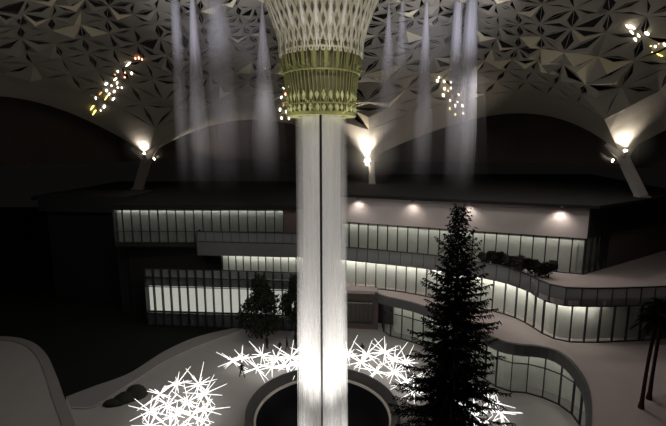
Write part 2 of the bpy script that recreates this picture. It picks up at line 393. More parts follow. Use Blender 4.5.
# podium: kerb path, deck, fascia
K = [(6.4, 57.2), (6.45, 54.8), (11.1, 51.2), (15.2, 45.6), (17.2, 41.6), (18.8, 40.4), (20.9, 40.0), (22.3, 38.9), (22.5, 36.3), (21.5, 32.6), (19.3, 28.6), (16.5, 24.5), (13, 20)]
kk = smooth_path(K, .8)
slab(T, 'podium_deck', [tuple(p) for p in kk]+[(60, 20), (60, 80), (6.4, 80)], 5.2, 5.8, M['deck'])
strip_wall(T, 'podium_kerb', K, 4.7, 5.9, M['fasciadark'], .35, smooth=True, off=.1)
slab(T, 'link_slab', [(-1, 56.3), (6.2, 55.6), (6.2, 70), (-1, 70)], 5.6, 6.0, M['deck'])
G1 = [(p.x, p.y) for p in offset(smooth_path(K, 3.0), -.75)]
curtain_wall(T, G1, 0, 4.75, 1.6, led='led_dim', back=1.6, mull=.10, transoms=(3.3,))
strip_wall(T, 'brown_wall', [(-1, 57.4), (6.4, 56.6)], 0, 5.6, M['redwall'], .3)
curtain_wall(T, [(2.0, 56.75), (5.6, 56.35)], 1.0, 4.2, .62, led='led_dim', back=.3, straight=True, mull=.08)
# downlights on the upper wall
for i, px in enumerate((360, 414, 470, 560)):
    t = (W(px, 200, Y=55).x-A[0])/(B_[0]-A[0])
    for _ in range(6):
        y = A[1]+(B_[1]-A[1])*t; t = ((px-333)/420*(y*math.cos(PITCH)+8*math.sin(PITCH))-A[0])/(B_[0]-A[0])
    x = A[0]+(B_[0]-A[0])*t; y = A[1]+(B_[1]-A[1])*t
    x -= 1.1*.36; y -= 1.1*.93
    u = empty('downlight', (x, y, 18.9))
    tag(u, 'small round downlight under the pale wall eave, '+('first to the right of the central water', 'second to the right of the central water', 'above the spruce top', 'nearest the building corner')[i], 'downlight', 'downlights washing the pale upper wall')
    q = MB(); q.lathe([(.14, 18.9), (.14, 18.72), (.10, 18.72), (.10, 18.86)], 16, (x, y)); q.build('housing', M['shade'], u)
    q = MB(); q.lathe([(.10, 18.78), (.001, 18.78)], 16, (x, y)); q.build('lens', M['warm'], u)
    light('downlight_beam', 'SPOT', (x, y, 18.7), (380, 300, 300, 480)[i], (1, .9, .82), target=(x+.12, y+.3, 15), size=.25, spot=130, blend=.9)

# ---------------------------------------------------------------- canopy shell
cols = [Vector((-50, 42, 24)), W(148, 155, Y=79), W(371, 158, Y=76), W(621, 155, Y=57), Vector((50, 24, 24))]
apex = [W(5, 96, Y=62), W(255, 119, Y=82), W(510, 113, Y=71), Vector((50, 42, 33))]
SN = 7
def boundary(s):
    i = min(int(s), 3); t = s-i
    a, c, p = cols[i], cols[i+1], apex[i]
    # quadratic plan curve through the apex point at mid-span
    ctl = 2*p-(a+c)*.5
    xy = a*(1-t)**2+ctl*2*t*(1-t)+c*t*t
    h = max(0, math.sin(PI*t))**.85
    zb = a.z*(1-t)+c.z*t; top = p.z-(a.z+c.z)/2
    return Vector((xy.x, xy.y, zb+top*h))
ZT, RT = 43.0, 11.0
def shell(s, u):
    b = boundary(max(0, min(4, s))); d = Vector((b.x-CX, b.y-CY)).normalized()
    e = Vector((CX+d.x*RT, CY+d.y*RT, ZT))
    g = 1-(1-u)**2.1
    return Vector((b.x+(e.x-b.x)*u, b.y+(e.y-b.y)*u, b.z+(e.z-b.z)*g))
cm = MB()
U0, ROWS = .13, 13
def urow(j): return U0+(1-U0)*(j/ROWS)**1.0
def sample0(s):
    a = math.floor(s*SN+1e-6)/SN; t = (s-a)*SN
    return shell(a, U0)*(1-t)+shell(min(4, a+1/SN), U0)*t
SUB = 4
for i in range(4*SN*SUB):
    s0, s1 = i/(SN*SUB), (i+1)/(SN*SUB)
    for j in range(3):
        ua, ub = U0*j/3, U0*(j+1)/3
        pa, pb = shell(s0, ua), shell(s1, ua)
        pc, pd = (shell(s1, ub), shell(s0, ub)) if j < 2 else (sample0(s1), sample0(s0))
        cm.face([pa, pb, pc, pd])
BEAUTY = 0
def cell(a, b, c, u, s=0):
    g = (a+b+c)/3; nrm = (b-a).cross(c-a).normalized()
    if nrm.z > 0: nrm = -nrm
    size = ((b-a).length+(c-b).length+(a-c).length)/3
    gc = (a+b+c)/3   # two fields of the shell have many raised petals
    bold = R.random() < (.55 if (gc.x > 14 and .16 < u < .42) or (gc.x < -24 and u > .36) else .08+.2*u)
    hgt = size*(R.uniform(.16, .34) if bold else R.uniform(0, .03))
    gg = g+nrm*hgt
    for (p, q) in ((a, b), (b, c), (c, a)):
        mid = (p+q)/2
        t = R.uniform(.4, .9) if R.random() < .72 else 0
        t *= min(.95, (.22+1.25*u)*(1.3 if bold else 1))
        mm = mid+(g-mid)*t+nrm*hgt*t*.9
        pet = 1 if bold and R.random() < .27 else 0  # some raised facets painted as if catching the light
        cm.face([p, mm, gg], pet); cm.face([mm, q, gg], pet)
        if t > .02:
            k = (p+q+mm)/3; sh = lambda x: k+(x-k)*.88
            p2, q2, m2 = sh(p), sh(q), sh(mm)
            cm.face([p, q, q2, p2]); cm.face([q, mm, m2, q2]); cm.face([mm, p, p2, m2])
for j in range(ROWS):
    off = .5*(j % 2)
    ua, ub = urow(j), urow(j+1)
    lo = lambda k: shell((k+off)/SN, ua) if j else sample0(min(4, (k+off)/SN))
    hi = lambda k: shell((k+.5-off)/SN, ub)
    for k in range(-1, 4*SN+1):
        def ok(*q): return all(0 <= x <= 4 for x in q)
        if off == 0:
            if ok(k/SN, (k+1)/SN): cell(lo(k), lo(k+1), hi(k), ua)
            if ok((k+.5)/SN, (k+1.5)/SN): cell(hi(k), lo(k+1), hi(k+1), ua)
        else:
            if ok((k+.5)/SN, (k+1.5)/SN): cell(lo(k), lo(k+1), hi(k+1), ua)
            if ok(k/SN, (k+1)/SN): cell(hi(k), lo(k), hi(k+1), ua)
canopy = cm.build('ceiling', [M['canopy'], M['lit_petal']], fix=False)
bm = bmesh.new(); bm.from_mesh(canopy.data); bmesh.ops.remove_doubles(bm, verts=bm.verts, dist=1e-4); bm.to_mesh(canopy.data); bm.free()
tag(canopy, 'vast faceted canopy shell with triangular openings and raised star fins', 'canopy', kind='structure')
BV = BVHTree.FromPolygons([Vector(v) for v in cm.v], cm.f)
so = canopy.modifiers.new('thick', 'SOLIDIFY'); so.thickness = .12; so.offset = 1
def on_shell(px, py, back=.25):
    d = (W(px, py, Y=10)-Vector((0, 0, CAMH))).normalized()
    hit = BV.ray_cast(Vector((0, 0, CAMH)), d, 300)
    for k in range(12):
        if hit[0] is not None: break
        d2 = (W(px+R.uniform(-3, 3), py+R.uniform(-3, 3), Y=10)-Vector((0, 0, CAMH))).normalized()
        hit = BV.ray_cast(Vector((0, 0, CAMH)), d2, 300)
        if hit[0] is not None: return Vector((0, 0, CAMH))+d*((hit[0]-Vector((0, 0, CAMH))).length-back)
    return (hit[0]-d*back) if hit[0] is not None else W(px, py, Y=58)

# brown rear screen hanging behind the arches, its foot level with the column heads
back = []
for i in range(0, 4*12+1):
    b_ = boundary(i/12); d_ = Vector((b_.x-CX, b_.y-CY)).normalized(); back.append(Vector((b_.x, b_.y))+d_*4.0)
m = MB(); a_, c_ = back, [p+(p-Vector((CX, CY))).normalized()*.4 for p in back]
m.prism([tuple(x) for x in a_]+[tuple(x) for x in reversed(c_)], 22.9, 40.0)
tag(m.build('wall_back', mat('rear_screen', (.035, .027, .025), .9, noise=(.05, .038, .035), nscale=.3)), 'dark brown rear screen behind the canopy arches', 'wall', kind='structure')

# columns of the canopy, Y-headed, standing on the roofs
def column(top, base, wd, label, arms):
    c = empty('canopy_column', base); tag(c, label, 'column', 'Y-headed columns carrying the canopy')
    m = MB()
    def beam(p, q, w0, w1, mm):
        d = (q-p).normalized(); u = Vector((1, 0, 0)); u = (u-d*u.dot(d)).normalized(); v = d.cross(u)
        vs = []
        for (pt, ww) in ((p, w0), (q, w1)):
            for (a, b2) in ((-1, -1), (1, -1), (1, 1), (-1, 1)): vs.append(pt+u*a*ww/2+v*b2*ww*.35)
        b = len(mm.v); mm.v += [tuple(x) for x in vs]
        for q4 in ((0, 1, 2, 3), (7, 6, 5, 4), (0, 4, 5, 1), (1, 5, 6, 2), (2, 6, 7, 3), (3, 7, 4, 0)): mm.f.append([b+x for x in q4]); mm.mi.append(0)
    beam(base, top, wd, wd*.95, m); m.build('shaft', M['column'], c, bevel=.05)
    for a in arms:
        m = MB(); beam(top-Vector((0, 0, .2)), top+Vector(a), wd*.75, wd*.35, m); m.build('arm', M['column'], c, bevel=.04)
    m = MB(); m.box((base.x, base.y, base.z+.1), (wd*1.15, wd*1.0, .2)); m.build('base_plate', M['column'], c)
    return c
base1, base2, base3 = W(138, 189, z=17.6), W(372, 184, z=19.3), W(642, 197, z=19.3)
column(cols[1]+Vector((0, -.5, -.6)), base1, 1.7, 'grey leaning Y-headed column under the canopy, at left above the dark roof', [(-2.6, -.3, 1.9), (2.4, -.3, 2.6)])
column(cols[2]+Vector((0, -.5, -.6)), base2, 1.1, 'slim grey column under the canopy with the brightest glow, just right of the water', [(-.9, -.3, 1.2), (.9, -.3, 1.2)])
column(cols[3]+Vector((0, -.4, -.3)), base3, 1.25, 'long grey slanted Y-headed column under the canopy, at far right', [(-2.6, -.3, 1.7), (1.6, -.3, 2.4)])
def uplight(p, target, e, label, spot=75, color=(1, .86, .70), r=.22, hold=None):
    u = empty('uplight', p); tag(u, label, 'uplight', 'warm uplights on the canopy columns')
    d = (Vector(target)-p).normalized()
    m = MB(); m.tube([p-d*.35, p], [r*.8, r], 14); m.build('housing', M['shade'], u)
    if hold: m = MB(); m.tube([p-d*.2, Vector(hold)], .07, 8); m.build('bracket', M['shade'], u)
    m = MB(); m.blob(p+d*.02, r*.9, 14, 8); m.build('lens', M['warm'], u, smooth=True)
    light('uplight_beam', 'SPOT', p+d*(r+.1), e, color, target=target, size=.2, spot=spot, blend=.9)
c1, c2, c3 = cols[1], cols[2], cols[3]
uplight(c1+Vector((0, -1.6, .2)), c1+Vector((.2, -1.5, 9)), 2600, 'warm uplight in the crotch of the left Y column', 100, hold=c1+Vector((0, -.6, -.9)))
uplight(c1+Vector((1.25, -.6, -.75)), c1+Vector((8, 3.2, 2.2)), 7000, 'warm uplight on the right side of the left Y column', 55, hold=c1+Vector((0, -.5, -1.6)))
uplight(c2+Vector((-.8, -1.8, -.6)), c2+Vector((-1.6, -2.0, 9)), 10000, 'brightest warm uplight, just right of the water column', 95, r=.62, hold=c2+Vector((0, -.5, -1.0)))
uplight(c3+Vector((-.4, -1.4, .5)), c3+Vector((-2.4, -1.6, 9)), 2600, 'warm uplight in the crotch of the far right Y column', 100, hold=c3+Vector((0, -.4, -.8)))
uplight(c3+Vector((-1.35, -.6, -.75)), c3+Vector((-9, 3.4, 1.8)), 6000, 'warm uplight on the left side of the far right Y column', 55, hold=c3+Vector((0, -.4, -1.5)))

# mist hanging round the column heads that the uplights shine into
def haze(c, r, dens, label):
    m = MB(); m.blob((0, 0, 0), r, 24, 16)
    hm = bpy.data.materials.new('mist_volume'); hm.use_nodes = True; nt = hm.node_tree; nt.nodes.clear(); N = nt.nodes.new; L_ = nt.links.new
    o_ = N('ShaderNodeOutputMaterial'); v_ = N('ShaderNodeVolumeScatter'); tc = N('ShaderNodeTexCoord'); ln = N('ShaderNodeVectorMath'); ln.operation = 'LENGTH'
    mr = N('ShaderNodeMapRange'); mr.interpolation_type = 'SMOOTHSTEP'; mr.inputs['From Min'].default_value = 0; mr.inputs['From Max'].default_value = r; mr.inputs['To Min'].default_value = dens; mr.inputs['To Max'].default_value = 0
    L_(tc.outputs['Object'], ln.inputs[0]); L_(ln.outputs['Value'], mr.inputs['Value']); L_(mr.outputs[0], v_.inputs['Density']); L_(v_.outputs[0], o_.inputs['Volume'])
    v_.inputs['Color'].default_value = (1, .96, .9, 1)
    o = m.build('haze', hm, smooth=True); o.location = c; tag(o, label, 'mist', kind='stuff')
haze(c2+Vector((-.6, -3.2, .8)), 6.0, .22, 'glowing mist around the brightest uplight right of the water')
haze(c1+Vector((.2, -2.6, 1.6)), 4.0, .2, 'glowing mist above the left column head')
haze(c3+Vector((-.8, -2.4, 1.6)), 3.6, .2, 'glowing mist above the far right column head')
# ---------------------------------------------------------------- oculus funnel
F = empty('water_oculus', (CX, CY, 28.3)); tag(F, 'olive and beige lattice funnel hanging from the canopy that pours the central water', 'oculus')
prof = [(RT+.3, ZT), (8.2, 42.1), (6.3, 40.4), (5.2, 38.9), (4.45, 37.4), (3.85, 35.6), (3.42, 34.0)]
m = MB(); m.lathe([(r-.30, z+.1) for r, z in prof], 72, (CX, CY)); m.build('liner', M['liner'], F, smooth=True)
def prof_r(z):
    pp = sorted([(z_, r) for r, z_ in prof]);
    if z <= pp[0][0]: return pp[0][1]
    for i in range(len(pp)-1):
        if z <= pp[i+1][0]:
            t = (z-pp[i][0])/(pp[i+1][0]-pp[i][0]); return pp[i][1]*(1-t)+pp[i+1][1]*t
    return pp[-1][1]
NS = 46
for fam, sgn in (('lattice', 1), ('lattice', -1)):
    m = MB()
    for k in range(NS):
        a0 = 2*PI*k/NS
        zs = [33.2+i*(42.6-33.2)/12 for i in range(13)]
        for i in range(12):
            za, zb = zs[i], zs[i+1]
            aa, ab = a0+sgn*(za-33)*.085, a0+sgn*(zb-33)*.085
            ra, rb = prof_r(za)-.02*sgn, prof_r(zb)-.02*sgn
            wa = .012+.020*min(1, (za-33)/3.0); wb = .012+.020*min(1, (zb-33)/3.0)
            def P(r, a, z): return (CX+r*math.cos(a), CY+r*math.sin(a), z)
            m.face([P(ra, aa-wa, za), P(ra, aa+wa, za), P(rb, ab+wb, zb), P(rb, ab-wb, zb)])
    o = m.build(fam, M['slat'], F, fix=True); q = o.modifiers.new('thick', 'SOLIDIFY'); q.thickness = .05
# bright pointed slats hanging at the neck
m = MB()
for k in range(NS//2):
    a = 2*PI*k/(NS//2)
    for (z0, z1, wd) in ((33.2, 38.4, .045),):
        r0, r1 = 3.5, prof_r(z1)+.05
        P = lambda r, a_, z: (CX+r*math.cos(a_), CY+r*math.sin(a_), z)
        m.face([P(r0, a, z0), P(prof_r(34.8)-.06, a+wd, 34.8), P(r1-.1, a, z1), P(prof_r(34.8)-.06, a-wd, 34.8)])
o = m.build('pointed_slat', mat('white_slat', (.85, .83, .74), .5), F); q = o.modifiers.new('thick', 'SOLIDIFY'); q.thickness = .05
def torus(name, r, z, t, mt, hh=None):
    m = MB(); hh = hh or t; m.lathe([(r-t, z-hh), (r+t, z-hh), (r+t, z+hh), (r-t, z+hh)], 72, (CX, CY), close=True); return m.build(name, mt, F)
m = MB(); m.lathe([(3.0, 33.8), (2.7, 31.5), (2.5, 28.7)], 48, (CX, CY)); m.build('inner_drum', mat('murky_drum', (.10, .10, .05), .8, noise=(.16, .15, .08), nscale=1.5), F, smooth=True)
torus('upper_hoop', 3.42, 33.55, .05, M['slat'], .07)
torus('middle_hoop', 3.22, 31.9, .07, M['olive'], .06)
torus('lower_hoop', 2.92, 29.35, .06, M['olive'], .05)
torus('water_ring', 2.55, 28.55, .45, M['olive'], .14)
m = MB()
for k in range(60):
    a = 2*PI*k/60; j = R.uniform(-.02, .02)
    P = lambda r, a_, z: (CX+r*math.cos(a_), CY+r*math.sin(a_), z)
    m.tube([P(3.45, a, 34.0), P(3.3+R.uniform(0, .2), a+j, 33.0), P(3.2, a, 31.9), P(3.0, a+.02, 30.4), P(2.9, a, 29.3), P(2.9, a, 28.5)], .035, 4)
m.build('hanging_rod', M['olive'], F)
m = MB()
for k in range(44):   # broad vertical fins of the upper collar
    a = 2*PI*k/22 if k < 22 else 2*PI*(k-22+.5)/22
    P = lambda r, a_, z: (CX+r*math.cos(a_), CY+r*math.sin(a_), z)
    if k < 22: m.face([P(3.2, a-.04, 32.0), P(3.2, a+.04, 32.0), P(3.5, a+.04, 33.9), P(3.5, a-.04, 33.9)])
o = m.build('collar_fin', M['olive'], F); q = o.modifiers.new('thick', 'SOLIDIFY'); q.thickness = .05
for zc, rr, hh in ((29.95, 2.9, .42), (28.95, 2.9, .36)):
    m = MB()
    for k in range(34):
        a = 2*PI*(k+R.uniform(-.1, .1))/34; P = lambda r, a_, z: (CX+r*math.cos(a_), CY+r*math.sin(a_), z)
        h = hh*R.uniform(.8, 1.15)
        for s_ in (-1, 1):
            m.face([P(rr+.02, a, zc-h), P(rr+.16, a, zc), P(rr+.02, a+s_*.06, zc+.05)]); m.face([P(rr+.16, a, zc), P(rr+.02, a, zc+h), P(rr+.02, a+s_*.06, zc+.05)])
    o = m.build('leaf_garland', M['leafgreen'], F); q = o.modifiers.new('thick', 'SOLIDIFY'); q.thickness = .03
m = MB()
for k in range(130):  # wispy sprigs that stick out round the collar
    a = R.uniform(0, 2*PI); z = R.choice((31.9, 32.0, 28.6, 29.3))+R.uniform(-.1, .2); P = lambda r, a_, z_: (CX+r*math.cos(a_), CY+r*math.sin(a_), z_)
    m.tube([P(3.0, a, z), P(3.3, a+R.uniform(-.06, .06), z+R.uniform(0, .3)), P(3.5+R.uniform(0, .35), a+R.uniform(-.15, .15), z+R.uniform(-.1, .6))], [.03, .025, .008], 4)
o = m.build('sprigs', M['olive'], F); o['kind'] = 'stuff'
light('oculus_glow', 'POINT', (CX, CY, 31.0), 220, (1, .95, .70), size=.8)
for k in range(4):
    a = PI*(k+.5)/2
    light('oculus_lamp', 'SPOT', (CX+6*math.cos(a), CY+6*math.sin(a), 27), 330, (1, .95, .80), target=(CX, CY, 34), size=.3, spot=90, blend=.8)

# ---------------------------------------------------------------- falling water
WM = water_mat('falling_water', (.95, .94, .93), .72, 1.0, 3.2, z_fade=(4, 24, 1.35, .55), sz=.05)
WM2 = water_mat('water_spray', (.93, .92, .91), .20, .8, 2.4, z_fade=(2, 26, 1.2, .45), sz=.08)
m = MB(); m.lathe([(1.65, 28.5), (1.65, 20), (1.75, 10), (1.85, 0), (1.9, -3.0)], 96, (0, 0)); m.lathe([(1.0, 28.5), (1.1, -3.0)], 64, (0, 0))
o = m.build('falling_water', WM, smooth=True, fix=False); o.location = (CX, CY, 0)
tag(o, 'tall bright column of falling water between the oculus and the basin', 'waterfall', kind='stuff')
m = MB()
[m.lathe([(1.8+q*.9, 28.4), (1.85+q*.9, 15), (1.95+q, 0), (1.95+q, -3)], 96, (0, 0)) for q in (0, .17, .34, .5)]
o = m.build('water_spray', WM2, smooth=True, fix=False); o.location = (CX, CY, 0)
tag(o, 'thin veil of spray around the central water column', 'spray', kind='stuff')
m = MB(); m.tube([(CX, CY-2.6, 28.4), (CX, CY-2.6, 1.0), (CX, CY-2.6, -3.6)], .10, 8); o = m.build('steel_cable', M['cable']); tag(o, 'thin black vertical cable down the middle of the central water', 'cable')

# side streams breaking into mist
SW = [(174, -16, 8, 14, 196, .5), (192, -8, 4, 18, 196, .95), (217, -14, 16, 30, 200, .40), (262, 3, 1.2, 26, 190, .75), (389, 3, 1.2, 22, 170, .60),
      (403, -14, 2, 14, 110, .30), (427, -3, 2, 18, 190, .85), (459, -16, 7, 14, 196, .75), (473, -16, 9, 20, 200, 1.0)]
names = ['first thin stream at far left of the veils', 'bright narrow stream second from the left', 'wide faint veil third from the left', 'pointed stream just left of the oculus',
         'pointed stream just right of the oculus', 'faint short stream between the two pointed ones at right', 'bright pointed stream fifth from the right edge of the oculus', 'long stream beside the brightest one at right', 'broadest bright stream at right']
names = ['slim pale water stream falling from the canopy, leftmost of all', 'bright narrow water stream falling beside the leftmost stream', 'wide faint water veil falling between the bright narrow stream and the oculus',
         'pointed water stream starting at a nozzle just left of the oculus', 'pointed water stream starting at a nozzle just right of the oculus', 'short very faint water stream behind the pointed one right of the oculus',
         'bright pointed water stream midway between the oculus and the spruce', 'slimmer of the two long bright water streams above the spruce', 'broadest water stream of all, rightmost under the canopy']
for (px, py, w0, w1, yb, dens), lab in zip(SW, names):
    if py > 0: top = on_shell(px, py, .3)
    else: top = on_shell(px, 2, .3); top = W(px, py, Y=top.y-1.2*0)
    Y = top.y; zb = W(px, yb, Y=Y).z; k = Y/415; H = top.z-zb
    m = MB(); rings = []
    for i in range(13):
        t = i/12; wdt = w0+(w1-w0)*min(1, t*1.5)
        rings.append((max(.05, wdt*k/2), -H*t))
    [m.lathe([(r*q, z) for r, z in rings], 24, (0, 0)) for q in (.3, .55, .78, 1)]
    wm = water_mat('mist_stream', (.86, .85, .92), .24*dens, .44*dens, 1.6, z_fade=(-H, -H*.02, 0, 1.7), sz=.03)
    o = m.build('water_stream', wm, smooth=True, fix=False); o.location = top
    tag(o, lab, 'water stream', 'water streams falling from the canopy')
    light('stream_fill', 'SPOT', (top.x, top.y-14, top.z-9), 3600*dens, (.93, .93, 1), target=(top.x, top.y, top.z-3), size=.4, spot=46, blend=1)  # unseen spot added well in front to brighten the stream

# broad faint mist between the streams
for (px, wd, lab) in ((226, 118, 'broad faint mist drifting among the streams left of the oculus'), (430, 130, 'broad faint mist drifting among the streams right of the oculus')):
    Y = 52; top = W(px, 20, Y=Y); zb = W(px, 204, Y=Y).z; H = top.z-zb; k = Y/415
    m = MB(); [m.lathe([(wd*k/2*q*(.75+.25*t), -H*t) for t in (0, .25, .5, .75, 1)], 40, (0, 0)) for q in (.3, .5, .7, .85, 1)]
    m.v = [(x, y*.35, z_) for x, y, z_ in m.v]
    o = m.build('mist', water_mat('mist_veil', (.86, .85, .90), .016, .05, .5, z_fade=(-H, -H*.3, 0, 1), sz=.02), smooth=True, fix=False); o.location = top
    tag(o, lab, 'mist', kind='stuff')
# ---------------------------------------------------------------- small sparkling lamps on the canopy
def spark(px, py, size, tilt, kind):
    p = on_shell(px, py, .45); k = p.y/415
    m = MB(); m.blob((0, 0, 0), 1, 8, 6, (size[0]*k*.40, .12, size[1]*k*.42))
    o = m.build('spark_lamp', SPK[kind], smooth=True); o.location = p; o.rotation_euler = (0, math.radians(tilt), 0)
    return o
SPK = {'w': mat('spark_white', (1, .95, .85), .5, emit=(1, .90, .70), estr=5), 'y': mat('spark_yellow', (1, .9, .3), .5, emit=(1, .85, .22), estr=3),
       'r': mat('spark_red', (1, .5, .3), .5, emit=(1, .42, .25), estr=5), 'o': mat('spark_orange', (1, .6, .2), .5, emit=(.9, .45, .15), estr=1.5)}
z = lambda x, y, ox, oy, s: (ox+x/s, oy+y/s)
SL = []
for (x, y, w_, h_, t, k) in ((295, 72, 8, 16, 0, 'r'), (313, 70, 10, 18, 0, 'r'), (330, 77, 8, 12, 0, 'r'), (257, 103, 9, 42, 52, 'w'), (201, 142, 10, 14, 0, 'w'), (186, 158, 8, 8, 0, 'o'), (240, 147, 9, 9, 0, 'r'),
                             (275, 151, 14, 18, 0, 'w'), (238, 172, 10, 10, 0, 'r'), (188, 182, 10, 26, 50, 'w'), (140, 207, 16, 24, 45, 'w'), (198, 202, 8, 24, 20, 'w'), (168, 217, 10, 12, 0, 'w'), (201, 227, 10, 12, 0, 'w'), (222, 228, 7, 12, 0, 'w'),
                             (141, 243, 14, 16, 0, 'w'), (182, 248, 13, 18, 30, 'w'), (109, 258, 7, 28, 45, 'o'), (155, 262, 12, 18, 30, 'w'), (140, 280, 6, 40, 38, 'y'), (84, 283, 9, 18, 10, 'w'), (178, 287, 12, 26, 42, 'w'),
                             (66, 332, 10, 44, 38, 'y'), (78, 356, 9, 50, 36, 'y'), (129, 328, 15, 24, 30, 'w'), (110, 349, 8, 10, 0, 'w')):
    SL.append((z(x, y, 80, 45, 5.325), (w_/5.3, h_/5.3), t, k, 0))
for (x, y, w_, h_, t, k) in ((92, 115, 12, 15, 0, 'w'), (81, 136, 18, 24, 0, 'w'), (126, 141, 15, 20, -20, 'w'), (171, 146, 15, 20, 0, 'w'), (129, 188, 16, 22, -10, 'w'), (170, 184, 14, 22, 0, 'w'), (152, 203, 9, 18, -30, 'r'), (120, 230, 18, 28, -20, 'w'),
                             (220, 226, 13, 24, -10, 'w'), (165, 265, 15, 20, -10, 'w'), (210, 268, 14, 34, -35, 'w'), (198, 298, 16, 32, -10, 'w'), (246, 300, 18, 28, -30, 'w'), (163, 317, 13, 22, 0, 'y'), (198, 357, 16, 18, 0, 'y'), (251, 350, 14, 20, -30, 'w'), (178, 238, 6, 34, -30, 'o')):
    SL.append((z(x, y, 425, 60, 6.55), (w_/6.5, h_/6.5), t, k, 1))
for (x, y, w_, h_, t, k) in ((186, 121, 16, 62, -60, 'w'), (155, 118, 12, 46, -50, 'w'), (182, 158, 11, 44, -45, 'w'), (232, 182, 12, 34, -40, 'w'), (208, 210, 14, 34, -40, 'w'), (290, 167, 22, 44, -60, 'w'), (350, 260, 16, 22, -30, 'w'), (417, 246, 16, 34, -45, 'w'),
                             (328, 296, 12, 14, 0, 'y'), (318, 256, 10, 8, 0, 'y'), (375, 240, 10, 12, 0, 'o'), (382, 320, 9, 58, -68, 'y')):
    SL.append((z(x, y, 606, 10, 7.1), (w_/7.1, h_/7.1), t, k, 2))
for (x, y, w_, h_, t, k) in ((84, 167, 14, 22, 0, 'w'), (116, 162, 10, 14, 0, 'w'), (95, 208, 14, 20, 0, 'r'), (69, 226, 12, 26, 15, 'w'), (108, 246, 10, 22, 0, 'w'), (83, 272, 8, 30, 20, 'o'), (61, 301, 14, 28, 10, 'w'), (98, 316, 11, 22, -15, 'w'), (121, 278, 9, 12, 0, 'w'), (70, 354, 14, 20, 0, 'w'), (115, 356, 12, 20, 0, 'w')):
    SL.append((z(x, y, 270, 60, 6.09), (w_/6.1, h_/6.1), t, k, 3))
ORD = 'first second third fourth fifth sixth seventh eighth ninth tenth eleventh twelfth thirteenth fourteenth fifteenth sixteenth seventeenth eighteenth'.split()
glab = ['in the left canopy arc', 'in the cluster right of oculus', 'in the upper right cluster', 'in the cluster left of oculus']
kn = {'w': 'tiny warm white', 'y': 'tiny yellow', 'r': 'tiny glowing red', 'o': 'tiny dim orange'}
cnt = {}
for (p, s, t, k, g) in sorted(SL, key=lambda q: q[0][1]):
    o = spark(p[0], p[1], s, t, k); cnt[(k, g)] = cnt.get((k, g), 0)+1
    tag(o, kn[k]+' lamp, '+ORD[cnt[(k, g)]-1]+' of its colour from top '+glab[g], 'lamp', 'sparkling lamps '+glab[g])

# ---------------------------------------------------------------- glowing spiked stars
def star_mesh(seed, rad):
    r = random.Random(seed); m = MB(); dirs = []
    n = 8
    for i in range(n):
        zc = 1-2*(i+.5)/n*.98; a = i*2.39996+r.uniform(-.2, .2); q = math.sqrt(max(0, 1-zc*zc))
        dirs.append(Vector((q*math.cos(a), q*math.sin(a), zc*.6)).normalized())
    for d in dirs:
        l = rad*r.uniform(.6, 1.35)
        lo = -l*.85
        if d.z > 0 and lo*d.z < -.95: lo = -.95/d.z
        hi = l if d.z > -.01 else min(l, .95/-d.z)
        m.tube([d*lo, d*0, d*hi], [.022, .055, .022], 6)
    return m, dirs
variants = []
for k in range(5):
    root = empty('light_star', (0, 0, -50), local=True)
    sm, _ = star_mesh(k+3, 1.85+.12*k)
    rods = sm.build('glowing_rod', M['star'], root)
    h = MB(); h.blob((0, 0, 0), .13, 10, 8); hb = h.build('hub', M['hub'], root, smooth=True)
    remember(root, rods, hb); variants.append(root)
used = set()
ORD = 'first second third fourth fifth sixth seventh eighth ninth tenth eleventh twelfth thirteenth fourteenth fifteenth sixteenth seventeenth eighteenth'.split()
def star(px, py, label, group):
    k = R.randrange(5)
    if k not in used: o = variants[k]; used.add(k)
    else: o = copy_tree(variants[k])
    o.location = W(px, py, z=1.0); s = R.uniform(.85, 1.05); o.scale = (s, s, 1.0)
    o.rotation_euler = (0, 0, R.uniform(0, 2*PI)); tag(o, label, 'light sculpture', group)
    return o
clA = [(177, 384), (199, 384), (160, 394), (204, 394), (168, 405), (188, 402), (150, 411), (205, 410), (176, 415), (192, 416), (150, 426), (170, 428), (198, 430)]
clB = [(242, 358), (233, 361), (257, 368), (262, 355), (272, 367), (276, 358), (286, 366), (291, 357), (299, 363), (304, 352), (314, 356), (326, 352)]
clC = [(361, 362), (367, 354), (385, 352), (376, 371), (394, 360), (394, 372), (406, 362), (407, 381), (414, 391), (348, 355), (336, 352)]
clD = [(500, 412), (489, 401), (474, 414), (482, 424), (460, 404)]
for pts, lab, grp in ((clA, 'bottom-left cluster', 'glowing stars at bottom left'),
                      (clB, 'arc left of the water', 'glowing stars behind the basin, left'),
                      (clC, 'arc beside the spruce', 'glowing stars behind the basin, right'),
                      (clD, 'group glimpsed behind low spruce branches', 'glowing stars behind the spruce')):
    by = sorted(pts, key=lambda p: p[1]); h = (len(by)+1)//2 if len(by) > 6 else len(by)
    for rows, nm in ((by[:h], 'back half of the '), (by[h:], 'front half of the ')):
        for i, p in enumerate(sorted(rows)):
            star(*p, 'spiked star, '+ORD[i]+' from left in the '+(nm if len(by) > 6 else '')+lab, grp)

